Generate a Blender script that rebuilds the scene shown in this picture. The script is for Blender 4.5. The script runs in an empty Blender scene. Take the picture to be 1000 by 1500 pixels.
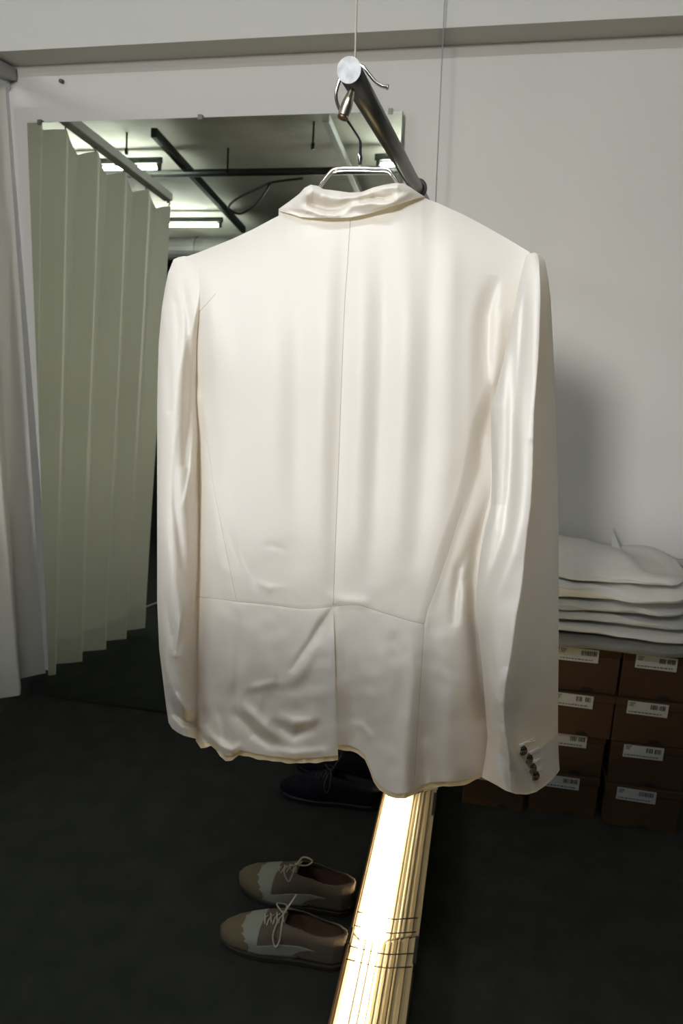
import bpy, bmesh, math, random
import numpy as np
from mathutils import Vector, Matrix, noise as mnoise
random.seed(4); rng = np.random.default_rng(7)
scn = bpy.context.scene; COL = scn.collection
PI = math.pi
# ------------------------------------------------------------------ camera geometry
FPX = 1050.0; PITCH = math.atan(282/1050); RHO = .024; YAW = math.atan(216/1087)
CAM = np.array([0, 0, 1.22])
_F0 = np.array([0, math.cos(PITCH), -math.sin(PITCH)]); _R0 = np.array([1, 0, 0.]); _U0 = np.cross(_R0, _F0)
_R = math.cos(RHO)*_R0+math.sin(RHO)*_U0; _U = -math.sin(RHO)*_R0+math.cos(RHO)*_U0
_c, _s = math.cos(YAW), math.sin(YAW); _Z = np.array([[_c, -_s, 0], [_s, _c, 0], [0, 0, 1]])
R_, U_, F_ = _Z@_R, _Z@_U, _Z@_F0
def at(px, py, Y):
    """point of the vertical plane y = Y measured off the photograph (tailor's pattern frame for the jacket)"""
    px = np.asarray(px, float); py = np.asarray(py, float); Y = np.asarray(Y, float)
    px, py, Y = np.broadcast_arrays(px, py, Y)
    d = (px-500)[..., None]*R_-(py-750)[..., None]*U_+FPX*F_
    t = (Y-CAM[1])/d[..., 1]
    return CAM+d*t[..., None]
cam = bpy.data.cameras.new('camera'); co = bpy.data.objects.new('camera', cam); COL.objects.link(co)
M = Matrix(((R_[0], U_[0], -F_[0], CAM[0]), (R_[1], U_[1], -F_[1], CAM[1]), (R_[2], U_[2], -F_[2], CAM[2]), (0, 0, 0, 1)))
co.matrix_world = M
cam.sensor_fit = 'VERTICAL'; cam.sensor_height = 36; cam.lens = 36*FPX/1500; cam.clip_start = .02
cam.dof.use_dof = True; cam.dof.focus_distance = .86; cam.dof.aperture_fstop = 10
scn.camera = co

# ------------------------------------------------------------------ helpers
def mesh_obj(name, V, Fs, mat, parent=None, smooth=True, mats=None, fmat=None):
    me = bpy.data.meshes.new(name)
    me.from_pydata([tuple(v) for v in V], [], [tuple(f) for f in Fs]); me.update()
    if mats:
        for m in mats: me.materials.append(m)
        if fmat is not None: me.polygons.foreach_set('material_index', fmat)
    elif mat: me.materials.append(mat)
    if smooth: me.polygons.foreach_set('use_smooth', [True]*len(me.polygons))
    o = bpy.data.objects.new(name, me); COL.objects.link(o)
    if parent: o.parent = parent; o.matrix_parent_inverse = Matrix.Translation(-Vector(parent.location)) if parent.type == 'EMPTY' and parent.parent is None else Matrix()
    return o
def tag(o, label=None, cat=None, group=None, kind=None):
    for k, v in (('label', label), ('category', cat), ('group', group), ('kind', kind)):
        if v: o[k] = v
    return o
def thing(name, label, cat, loc=(0, 0, 0), group=None):
    o = bpy.data.objects.new(name, None); COL.objects.link(o); o.location = loc; o.empty_display_size = .05
    return tag(o, label, cat, group)
class MB:
    def __init__(s): s.v = []; s.f = []
    def add(s, V, Fs):
        n = len(s.v); s.v += [tuple(map(float, v)) for v in V]; s.f += [tuple(i+n for i in f) for f in Fs]; return s
    def box(s, x0, x1, y0, y1, z0, z1):
        V = [(x, y, z) for x in (x0, x1) for y in (y0, y1) for z in (z0, z1)]
        return s.add(V, [(0, 1, 3, 2), (4, 6, 7, 5), (0, 4, 5, 1), (2, 3, 7, 6), (0, 2, 6, 4), (1, 5, 7, 3)])
    def grid(s, P, closed_u=False):
        n, m = P.shape[:2]; F = []
        for i in range(n-1):
            for j in range(m if closed_u else m-1):
                k = (j+1) % m; F.append((i*m+j, i*m+k, (i+1)*m+k, (i+1)*m+j))
        return s.add(P.reshape(-1, 3), F)
    def tube(s, pts, r, n=12, cap=True):
        pts = [Vector(p) for p in pts]; rs = r if hasattr(r, '__len__') else [r]*len(pts)
        ring = []; up = None
        for i, p in enumerate(pts):
            t = (pts[min(i+1, len(pts)-1)]-pts[max(i-1, 0)]).normalized()
            if up is None:
                up = t.cross(Vector((0, 0, 1)) if abs(t.z) < .9 else Vector((1, 0, 0))).normalized()
            up = (up-t*up.dot(t)).normalized(); w = t.cross(up)
            ring.append([p+(up*math.cos(a)+w*math.sin(a))*rs[i] for a in [2*PI*k/n for k in range(n)]])
        P = np.array([[tuple(q) for q in rr] for rr in ring]); b = len(s.v); s.grid(P, True)
        if cap:
            s.f.append(tuple(b+k for k in range(n))[::-1]); s.f.append(tuple(b+(len(pts)-1)*n+k for k in range(n)))
        return s
    def build(s, name, mat, parent=None, smooth=False, bevel=0, mats=None, fmat=None):
        o = mesh_obj(name, s.v, s.f, mat, parent, smooth, mats, fmat)
        if bevel:
            b = o.modifiers.new('bevel', 'BEVEL'); b.width = bevel; b.segments = 2; b.limit_method = 'ANGLE'
        return o
def spline(pts, n=8):
    """Catmull-Rom through points"""
    P = [np.array(p, float) for p in pts]; P = [2*P[0]-P[1]]+P+[2*P[-1]-P[-2]]; out = []
    for i in range(1, len(P)-2):
        for k in range(n):
            t = k/n; a, b, c, d = P[i-1:i+3]
            out.append(.5*((2*b)+(-a+c)*t+(2*a-5*b+4*c-d)*t*t+(-a+3*b-3*c+d)*t**3))
    out.append(P[-2]); return np.array(out)

# ------------------------------------------------------------------ materials
def mat(name, col, rough=.6, metal=0, spec=.5, **kw):
    m = bpy.data.materials.new(name); m.use_nodes = True; b = m.node_tree.nodes['Principled BSDF']
    b.inputs['Base Color'].default_value = (*col, 1); b.inputs['Roughness'].default_value = rough
    b.inputs['Metallic'].default_value = metal; b.inputs['Specular IOR Level'].default_value = spec
    nt = m.node_tree; N = nt.nodes; L = nt.links
    tc = N.new('ShaderNodeTexCoord')
    if 'var' in kw:                       # mottling: (scale, second colour, amount-contrast low, high)
        sc, c2, lo, hi = kw['var']
        nz = N.new('ShaderNodeTexNoise'); nz.inputs['Scale'].default_value = sc; nz.inputs['Detail'].default_value = 6
        mp = N.new('ShaderNodeMapping'); mp.inputs['Scale'].default_value = kw.get('stretch', (1, 1, 1))
        L.new(tc.outputs['Object'], mp.inputs[0]); L.new(mp.outputs[0], nz.inputs['Vector'])
        rp = N.new('ShaderNodeValToRGB'); rp.color_ramp.elements[0].position = lo; rp.color_ramp.elements[1].position = hi
        rp.color_ramp.elements[0].color = (*col, 1); rp.color_ramp.elements[1].color = (*c2, 1)
        L.new(nz.outputs['Fac'], rp.inputs[0]); L.new(rp.outputs[0], b.inputs['Base Color'])
    if 'bump' in kw:
        sc, st = kw['bump']
        nz = N.new('ShaderNodeTexNoise'); nz.inputs['Scale'].default_value = sc; nz.inputs['Detail'].default_value = 4
        bp = N.new('ShaderNodeBump'); bp.inputs['Strength'].default_value = st; bp.inputs['Distance'].default_value = kw.get('bd', .002)
        L.new(tc.outputs['Object'], nz.inputs['Vector']); L.new(nz.outputs['Fac'], bp.inputs['Height']); L.new(bp.outputs[0], b.inputs['Normal'])
    if 'emit' in kw:
        b.inputs['Emission Color'].default_value = (*kw['emit'][0], 1); b.inputs['Emission Strength'].default_value = kw['emit'][1]
    if 'transl' in kw:
        c, f = kw['transl']; t = N.new('ShaderNodeBsdfTranslucent'); t.inputs[0].default_value = (*c, 1)
        mx = N.new('ShaderNodeMixShader'); mx.inputs[0].default_value = f
        L.new(b.outputs[0], mx.inputs[1]); L.new(t.outputs[0], mx.inputs[2]); L.new(mx.outputs[0], N['Material Output'].inputs[0])
        if 'bump' in kw: L.new(bp.outputs[0], t.inputs['Normal'])
    if 'sheen' in kw: b.inputs['Sheen Weight'].default_value = kw['sheen']
    return m
m_wall = mat('wall paint', (.55, .54, .515), .75, bump=(60, .15), var=(1.1, (.52, .51, .49), .35, .65))
m_soff = mat('soffit paint', (.50, .505, .485), .75, bump=(50, .15))
m_carpet = mat('carpet', (.021, .0235, .021), .95, spec=.1, bump=(900, .6), var=(14, (.027, .0295, .0265), .4, .6))
m_conc = mat('concrete', (.50, .49, .41), .85, var=(2.6, (.74, .73, .64), .30, .56), bump=(9, .4), bd=.01)
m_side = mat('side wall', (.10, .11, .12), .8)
m_dark = mat('dark steel pipe', (.035, .04, .035), .5, .4)
m_rod = mat('dark steel rod', (.10, .10, .093), .38, .75, var=(30, (.17, .17, .16), .4, .7), stretch=(1, .2, 1))
m_rodend = mat('chalky rod end', (.62, .64, .66), .8, var=(130, (.45, .47, .50), .38, .66))
m_chrome = mat('chrome', (.78, .78, .80), .12, 1)
m_nickel = mat('brushed nickel', (.62, .57, .48), .28, 1)
m_cord = mat('pale cord', (.75, .68, .62), .7)
m_cord2 = mat('grey cord', (.25, .25, .23), .7)
m_rubber = mat('black rubber', (.02, .02, .022), .5)
m_mirror = mat('mirror glass', (.66, .70, .60), .0, 1)
m_glassedge = mat('mirror edge', (.10, .14, .10), .3)
m_clip = mat('mirror clip', (.12, .12, .10), .4, .5)
m_curt = mat('curtain cloth', (.74, .735, .70), .85, spec=.2, transl=((.66, .67, .60), .22), bump=(300, .2), bd=.001)
m_track = mat('curtain track paint', (.36, .36, .37), .5)
m_white = mat('white pipe paint', (.62, .63, .62), .5)
m_tube = mat('lit tube', (1, 1, 1), .4, emit=((.95, .98, 1), 110))
m_fix = mat('light fixture', (.55, .56, .55), .5)
m_duct = mat('duct metal', (.09, .09, .085), .6, .3, var=(4, (.16, .16, .15), .4, .6))
m_card = mat('cardboard', (.052, .031, .018), .85, spec=.08, var=(9, (.044, .027, .016), .35, .65))
m_lab = mat('white paper label', (.36, .37, .37), .7)
m_ink = mat('black ink', (.03, .03, .03), .7)
m_hole = mat('hole', (.006, .005, .004), .9)
m_bag = mat('white tissue cloth', (.66, .655, .615), .75, spec=.3, transl=((.6, .6, .55), .15), bump=(120, .35), bd=.002)
m_bag2 = mat('grey white cloth', (.46, .465, .44), .75, spec=.3, bump=(120, .35), bd=.002)
m_film = mat('dull grey plastic film', (.17, .17, .155), .4, bump=(60, .3), bd=.002)
m_pink = mat('greyish pink cloth', (.42, .38, .40), .8)

# ------------------------------------------------------------------ setting
def quad_slab(name, x0, x1, y0, y1, z0, z1, m):
    return tag(MB().box(x0, x1, y0, y1, z0, z1).build(name, m), kind='structure')
X0, X1, Y0, Y1, ZC = -4.2, 2.4, -5.2, 2.05, 2.56
quad_slab('floor', X0, X1, Y0, Y1, -.08, 0, m_carpet)
quad_slab('wall_back', X0, X1, Y1, Y1+.1, -.08, ZC+.1, m_wall)
quad_slab('wall_right', X1, X1+.1, Y0, Y1, -.08, ZC+.1, m_side)
quad_slab('wall_left', X0-.1, X0, Y0, Y1, -.08, ZC+.1, m_side)
quad_slab('wall_front', X0, X1, Y0-.1, Y0, -.08, ZC+.1, m_side)
quad_slab('ceiling', X0, X1, Y0, Y1, ZC, ZC+.1, m_conc)
quad_slab('trim_1', X0, X1, 1.937, Y1, 1.89, ZC, m_soff)

# added unseen shade blocker, and a dark tall screen glimpsed in the mirror
quad_slab('added_shade_wall', -2.0, 1.9, -.62, -.54, 0, 1.235, m_side)  # added low partition, keeps light off the floor, boxes and shoes
quad_slab('added_shade_wall_cap', -2.02, 1.92, -.64, -.52, 1.235, 1.26, m_side)  # cap of the added partition
sc = thing('dark_screen', 'near-black tall screen glimpsed in the mirror between curtain and jacket sleeve', 'screen', (-2.6, -1.05, 0))
MB().box(-3.3, -2.05, -1.065, -1.035, .02, 1.80).build('panel', mat('near black felt', (.012, .013, .016), .9), sc, bevel=.002)
for x in (-3.2, -2.15): MB().box(x-.02, x+.02, -1.25, -.85, 0, .02).build('foot', m_dark, sc, bevel=.002)
cs = MB().tube([(-1.70, 1.28, .004), (-1.589, .708, .004), (-1.56, .42, .004)], .005, 8).build('floor_cable', m_track, smooth=True)
tag(cs, 'grey cable on the carpet, a faint line low in the mirror beside the curtain', 'cable')
# added unseen floodlight, the key light for the jacket
KP = Vector((-1.0, -3.7, 2.16)); KT = Vector((-.1, .9, 1.1)); kd = (KT-KP).normalized()
fk = thing('added_floodlight', 'added unseen floodlight at the far end of the room facing the jacket', 'lamp', tuple(KP))
MB().tube([KP-kd*.20, KP-kd*.17, KP-kd*.02], [.10, .27, .29], 32).build('added_lamp_housing', m_dark, fk, smooth=True)
MB().tube([KP-kd*.1, KP-kd*.1+Vector((0, 0, ZC-KP.z+.02))], .012, 10).build('drop_rod', m_dark, fk, smooth=True)
kl = bpy.data.lights.new('added_flood_source', 'SPOT'); kl.energy = 540; kl.color = (1, .975, .94); kl.shadow_soft_size = .30; kl.spot_size = math.radians(75); kl.spot_blend = .7
ko = bpy.data.objects.new('added_flood_source', kl); COL.objects.link(ko); ko.parent = fk; ko.matrix_parent_inverse = Matrix.Translation(-KP)
ko.location = KP; ko.rotation_euler = kd.to_track_quat('-Z', 'Y').to_euler()

LP_ = Vector((2.05, 1.50, 2.32)); LT = Vector((-1.42, 1.50, .95)); ld = (LT-LP_).normalized()  # added unseen spotlight that brightens the curtain
fk = thing('added_spotlight', 'added unseen spotlight above the shoe boxes aimed at the pleated curtain', 'lamp', tuple(LP_))
MB().tube([LP_-ld*.12, LP_-ld*.10, LP_-ld*.01], [.08, .22, .23], 24).build('added_lamp_housing', m_dark, fk, smooth=True)
MB().tube([LP_-ld*.06, LP_-ld*.06+Vector((0, 0, ZC-LP_.z+.02))], .01, 10).build('drop_rod', m_dark, fk, smooth=True)
kl = bpy.data.lights.new('added_spot_source', 'SPOT'); kl.energy = 62; kl.color = (1, .985, .95); kl.shadow_soft_size = .22; kl.spot_size = math.radians(35); kl.spot_blend = .5
ko = bpy.data.objects.new('added_spot_source', kl); COL.objects.link(ko); ko.parent = fk; ko.matrix_parent_inverse = Matrix.Translation(-LP_)
ko.location = LP_; ko.rotation_euler = ld.to_track_quat('-Z', 'Y').to_euler()

def beam(name, label, cat, pts, r, m, group=None):
    return tag(MB().tube(pts, r, 12).build(name, m, smooth=True), label, cat, group)
# ceiling services seen in the mirror
def square_bar(name, x0, y0, x1, y1, z0, z1, w, m, label, cat):
    d = Vector((x1-x0, y1-y0, 0)).normalized(); n = Vector((-d.y, d.x, 0))*w/2
    V = [(x0+n.x, y0+n.y, z0), (x0-n.x, y0-n.y, z0), (x1-n.x, y1-n.y, z0), (x1+n.x, y1+n.y, z0)]
    V += [(a, b, z1) for a, b, _ in V]
    o = MB().add(V, [(3, 2, 1, 0), (4, 5, 6, 7), (0, 1, 5, 4), (1, 2, 6, 5), (2, 3, 7, 6), (3, 0, 4, 7)]).build(name, m, bevel=.003)
    return tag(o, label, cat)
square_bar('ceiling_rail', -1.90, .10, -2.02, -1.75, 2.47, 2.52, .035, m_dark, 'dark lengthwise ceiling rail reflected in the mirror left of the jacket', 'rail')
square_bar('ceiling_batten', -.90, .25, -.95, -2.2, 2.46, 2.50, .036, m_white, 'pale painted ceiling batten reflected in the mirror below the hanger hook', 'batten')
pipe = beam('ceiling_pipe', 'dark crosswise ceiling pipe reflected in the mirror behind the hanger', 'pipe', [(-2.75, -.44, 2.47), (-.2, -.44, 2.47)], .022, m_dark)
cable = beam('ceiling_cable', 'thin looping black cable under the ceiling pipe, seen in the mirror', 'cable',
     [(a, b, c) for a, b, c in spline([(-1.2, -.47, 2.44), (-1.40, -.50, 2.43), (-1.50, -.56, 2.42), (-1.66, -.62, 2.38), (-1.74, -.66, 2.33), (-1.68, -.72, 2.31), (-1.55, -.66, 2.36), (-1.42, -.52, 2.43)], 8)], .007, m_dark)
for k, (x, y, l, lab) in enumerate([(-1.62, -.30, .16, 'thin hanger strap on the ceiling just right of the dark rail in the mirror'),
                           (-2.14, -.05, .12, 'short dark drop rod on the ceiling left of the dark rail in the mirror'),
                           (-1.02, .02, .14, 'rusty drop rod on the ceiling right of the pale batten in the mirror')]):
    b = MB().tube([(x, y, ZC), (x, y, ZC-l)], .006, 8); b.tube([(x, y, ZC-l+.03), (x, y, ZC-l)], .011, 8)
    tag(b.build('ceiling_drop_rod', m_dark, smooth=True), lab, 'rod')
def tube_light(x0, x1, y, z, label, lit_to=None):
    t = thing('tube_light', label, 'lamp', ((x0+x1)/2, y, z))
    MB().box(x0, x1, y-.009, y+.009, z+.024, z+.060).build('fixture_housing', m_dark, t, bevel=.004)
    b = MB(); b.tube([(x0+.04, y, z), (x1-.04, y, z)], .0100, 16); b.build('lit_tube', m_tube, t, smooth=True)
    for x in (x0+.012, x1-.03): MB().box(x, x+.02, y-.011, y+.011, z-.013, z+.026).build('tube_holder', m_dark, t)
    MB().tube([((x0+x1)/2, y, z+.07), ((x0+x1)/2, y, ZC)], .008, 8).build('drop_rod', m_fix, t, smooth=True)
    return t
tube_light(-3.28, -2.03, -.285, 2.45, 'nearer lit white tube light, reflected small in the mirror above the curtain top')
tube_light(-3.32, -2.09, -1.47, 2.45, 'lit white tube light reflected at the curtain edge just left of the jacket shoulder')
tube_light(-.735, .46, -.30, 2.45, 'tube light glimpsed as a bright dot in the mirror beside the dark rod')
# dark ducts further back
for k, (y, z, r, lab) in enumerate([(-2.15, 2.44, .10, 'nearest dark round air duct under the ceiling, reflected in the mirror'), (-3.1, 2.43, .11, 'farther dark air duct, reflected low in the mirror beside the curtain edge')]):
    b = MB().tube([(X0+.05, y, z), (X1-.05, y, z)], r, 20)
    for x in np.arange(X0+.4, X1-.3, .6): b.tube([(x, y, z), (x+.03, y, z)], r+.008, 20)
    tag(b.build('air_duct', m_duct, smooth=False), lab, 'duct')

# ------------------------------------------------------------------ mirror leaning on the wall
ml, mr = -1.335, -.268; yb = 1.882; ta = math.radians(4.5); hh = 1.738
mroot = thing('wall_mirror', 'tall frameless mirror leaning on the white wall, reflecting curtain and ceiling', 'mirror', ((ml+mr)/2, yb, 0))
def mpt(x, h, off): return (x, yb+h*math.sin(ta)+off*math.cos(ta), h*math.cos(ta)-off*math.sin(ta)+.004)
def mslab(name, x0, x1, h0, h1, o0, o1, m, par=mroot):
    V = [mpt(x, h, o) for x in (x0, x1) for h in (h0, h1) for o in (o0, o1)]
    return mesh_obj(name, V, [(0, 1, 3, 2), (4, 6, 7, 5), (0, 4, 5, 1), (2, 3, 7, 6), (0, 2, 6, 4), (1, 5, 7, 3)], m, par, False)
mslab('mirror_glass', ml, mr, 0, hh, 0, .004, m_mirror)
mslab('backing_board', ml-.0015, mr+.0015, 0, hh+.0015, .0045, .010, m_glassedge)
for x in (ml+.04, ml+.52, mr-.03): mslab('clip', x-.006, x+.006, hh-.006, hh+.007, -.003, .012, m_clip)
sc_ = MB().tube([(-1.234, Y1+.005, 1.847), (-1.234, Y1-.012, 1.845)], .0055, 8).build('wall_screw', m_clip, smooth=True)
tag(sc_, 'small dark screw in the white wall above the mirror', 'screw')

# ------------------------------------------------------------------ curtain and track
def curtain():
    # knife pleats: (y, x) corner points of the folds at the hem
    C = [(1.992, -1.432), (1.940, -1.494), (1.842, -1.424), (1.800, -1.482), (1.735, -1.420), (1.636, -1.486), (1.581, -1.413), (1.478, -1.478), (1.416, -1.408),
         (1.320, -1.468), (1.263, -1.403), (1.156, -1.466), (1.085, -1.408)]
    n = 620; rows = 60; C = np.array(C); seg = np.concatenate([[0], np.cumsum(np.hypot(*np.diff(C, axis=0).T))])
    t = np.linspace(0, seg[-1], n); ker = np.hanning(15); ker /= ker.sum()
    sm = lambda q: np.convolve(np.pad(q, 7, mode='edge'), ker, 'valid')
    yc = sm(np.interp(t, seg, C[:, 0])); xc = sm(np.interp(t, seg, C[:, 1]))
    out = sm(np.interp(t, seg, [(k % 2 == 0)*1. for k in range(len(C))]))
    P = np.zeros((rows, n, 3)); zl = -.018
    for i in range(rows):
        v = i/(rows-1); top = 1.838-.034*(1-out)**1.2; z = top+(.022-top)*v
        k = (.55+.45*v)
        yt = .955+(yc-1.085)*(2.035-.955)/(1.992-1.085); y = yt+(yc-yt)*v
        x = (-1.405-.022*v)+(xc+1.44)*k+.003*np.sin(yc*40+v*5)*(1-v)
        P[i] = np.stack([x, np.minimum(y+.002*np.sin(t*50+v*7), 2.042), np.broadcast_to(z, y.shape)], -1)
    root = thing('pleated_curtain', 'pale pleated curtain hanging beside the mirror at the left edge', 'curtain', (-1.42, 1.5, .02))
    MB().grid(P[:-3]).build('curtain_cloth', m_curt, root, smooth=True)
    for q in (.0015, -.0015):                                   # doubled hem band
        H = P[-4:].copy(); H[:, :, 0] += q; MB().grid(H).build('hem', m_curt, root, smooth=True)
    for k in range(0, len(C), 2):
        yt = .955+(C[k, 0]-1.085)*(2.035-.955)/(1.992-1.085)
        MB().tube([(-1.393, yt, 1.851), (-1.396, yt+.003, 1.842), (-1.400, yt, 1.828)], .003, 6).build('hook', m_track, root, smooth=True)
    return root
curtain()
tr = MB().box(-1.412, -1.372, .975, 2.045, 1.852, 1.884)
tr.box(-1.40, -1.384, .968, .975, 1.845, 1.880)
tag(tr.build('curtain_track', m_track, bevel=.003), 'grey ceiling track carrying the pleated curtain', 'curtain track')

# ------------------------------------------------------------------ rod, cords, ring, gripper
RX, RZ = -.162, 1.4635
rod = thing('hanging_rod', 'dark round steel clothes rod hung on cords, chalky white end facing us', 'rod', (RX, .8, RZ))
MB().tube([(RX, .8, RZ), (RX, 1.2, RZ), (RX, 1.6, RZ), (RX, 1.925, RZ)], .0122, 40).build('rod_tube', m_rod, rod, smooth=False)
for p in rod.children: p.data.polygons.foreach_set('use_smooth', [len(q.vertices) == 4 for q in p.data.polygons])
MB().tube([(RX, .7985, RZ), (RX, .8003, RZ)], .0124, 40).build('end_cap', m_rodend, rod)
b = MB().tube([(RX+.0035, .812, RZ+.011), (RX+.0035, .812, ZC)], .0011, 8)
tag(b.build('suspension_cord', m_cord, smooth=True), 'thin pale cord rising from the near end of the dark rod', 'cord')
b = MB().tube([(RX, 1.915, RZ+.011), (RX-.01, 1.915, ZC)], .0011, 8)
tag(b.build('suspension_cord', m_cord2, smooth=True), 'thin grey cord against the white wall right of the rod', 'cord')
ring = MB(); rp = [(RX+.0155*math.cos(a), 1.475+.004*math.sin(a), RZ+.0155*math.sin(a)) for a in np.linspace(0, 2*PI, 33)]
ring.tube(rp, .0042, 10, cap=False); tag(ring.build('rubber_ring', m_rubber, smooth=True), 'black rubber ring around the rod where it meets the jacket collar', 'ring')
g0, g1 = at(515.5, 131, .816), at(502, 172, .812)
gp = [g0+(g1-g0)*t for t in (0, .12, .3, .45, .6, .9, 1)]
gr = thing('cord_gripper', 'bullet-shaped nickel cord gripper hanging below the rod end', 'cord gripper', tuple(g1))
MB().tube(gp, [.0028, .0038, .0048, .0056, .0062, .0062, .0060], 24).build('gripper_body', m_nickel, gr, smooth=True)
g2 = g1+(g1-g0)*.06
MB().tube([g1, g2], [.0064, .0052], 20).build('gripper_cap', mat('dark brass', (.16, .11, .06), .35, .9), gr, smooth=True)

# ------------------------------------------------------------------ hanger
hg = thing('coat_hanger', 'double chrome wire hanger hooked over the rod inside the jacket', 'hanger', tuple(at(527, 248, .85)))
hk = [at(x, y, Y) for x, y, Y in [(527, 242, .85), (527.5, 222, .848), (527, 207, .845), (517, 190, .838), (506, 173, .832), (497, 160, .830), (492, 143, .828), (494, 128, .827), (501, 110, .826), (511, 98, .826), (522, 94, .826), (532, 98, .826), (541, 109, .827), (550, 120, .828), (559, 126, .829), (566, 127.5, .830)]]
MB().tube(spline(hk, 6), .0018, 12).build('hook', m_chrome, hg, smooth=True)
MB().tube([at(566, 127.5, .830), at(569, 128, .830)], .0027, 12).build('hook_tip', m_chrome, hg, smooth=True)
fp = [at(527, y, .85) for y in (221, 224, 232, 238, 246)]
MB().tube(fp, [.0022, .0028, .0034, .0024, .0026], 14).build('ferrule', m_chrome, hg, smooth=True)
for dy, dY, r in ((0, 0, .0017), (4.5, .003, .0013)):
    w = spline([at(x, y+dy, Y+dY) for x, y, Y in [(310, 400, .869), (370, 366, .869), (425, 328, .866), (452, 296, .856), (467, 274, .850), (480, 256, .849), (489, 248, .849), (505, 246, .849), (527, 246, .849), (550, 246.5, .849), (566, 247.5, .849), (574, 254, .849), (592, 280, .851), (612, 306, .858), (640, 330, .868), (700, 362, .869), (745, 392, .869)]], 7)
    MB().tube(w, r, 10).build('wire_arm', m_chrome, hg, smooth=True)

# ------------------------------------------------------------------ floor light under the rod
m_slat = mat('lit tube warm', (1, .97, .9), .4, emit=((1.0, .78, .42), 16))
m_refl = mat('cream ribbed reflector', (.50, .42, .27), .42, .0, spec=.5)
m_refl2 = mat('tan ribbed reflector', (.34, .26, .145), .4)
m_hous = mat('black lamp housing', (.012, .009, .007), .5)
m_rim = mat('brown lamp rim', (.20, .10, .04), .3, .3)
fl = thing('floor_light', 'long glowing ribbed floor lamp lying under the rod', 'lamp', (-.12, 1.2, 0))
h = MB(); h.box(-.186, -.056, .62, 1.74, 0, .022); h.build('housing', m_hous, fl, bevel=.002)
h = MB(); h.box(-.1895, -.1850, .62, 1.74, .001, .052); h.build('side_rim', m_rim, fl, bevel=.001)
def seg(name, y0, y1, strips, m):
    for (xa, za, xb, zb) in strips:
        P = np.array([[(xa, y, za), ((xa+xb)/2, y, (za+zb)/2+.0012), (xb, y, zb), (xb, y, zb-.003), (xa, y, za-.003)] for y in np.linspace(y0, y1, 6)])
        b = MB().grid(P, True); b.f.append((0, 1, 2, 3, 4)); n = 25; b.f.append((n+4, n+3, n+2, n+1, n)); b.build(name, m, fl)
def glow(y0, y1, xs, r=.0055):
    for x in xs: MB().tube([(x, y0, .044), (x, y1, .044)], r, 14).build('light_tube', m_slat, fl, smooth=True)
Ya, Yb_, Yc = .62, 1.135, 1.60
glow(Ya, Yb_-.005, (-.163, -.149, -.135), .0048); glow(Yb_+.005, Yc, (-.166, -.153, -.140, -.127), .0062)
seg('reflector_slat', Ya, Yb_, [(-.181, .050, -.170, .036), (-.128, .040, -.118, .046)], m_refl)
seg('reflector_slat', Ya, Yb_, [(-.117, .044, -.108, .052)], m_refl)
seg('reflector_slat', Ya, Yb_, [(-.107, .050, -.094, .058), (-.093, .056, -.088, .061), (-.087, .058, -.072, .067), (-.071, .064, -.058, .071)], m_refl2)
seg('reflector_slat', Yb_+.008, Yc, [(-.182, .048, -.174, .038), (-.119, .040, -.110, .048)], m_refl)
seg('reflector_slat', Yb_+.008, Yc, [(-.109, .046, -.099, .052), (-.098, .052, -.092, .057), (-.091, .055, -.084, .060)], m_refl)
seg('reflector_slat', Yb_+.008, Yc, [(-.083, .058, -.068, .066), (-.067, .063, -.054, .070)], m_refl2)
seg('reflector_slat', Yc+.01, 1.73, [(-.180, .05, -.130, .05), (-.128, .05, -.09, .055), (-.088, .055, -.052, .066)], m_refl)
for y in (1.075, 1.105, 1.155, 1.190):
    MB().tube([(-.184, y, .0525), (-.128, y-.004, .0525), (-.106, y-.006, .056), (-.060, y-.010, .074)], .0011, 6).build('cross_wire', m_hous, fl, smooth=True)
MB().box(-.1915, -.183, 1.11, 1.145, .03, .058).build('joint_clip', m_hous, fl, bevel=.001)
MB().box(-.060, -.0525, 1.075, 1.135, .05, .075).build('joint_clip', m_hous, fl, bevel=.001)
MB().box(-.0600, -.0515, 1.50, 1.585, .05, .073).build('joint_clip', m_hous, fl, bevel=.001)

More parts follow.
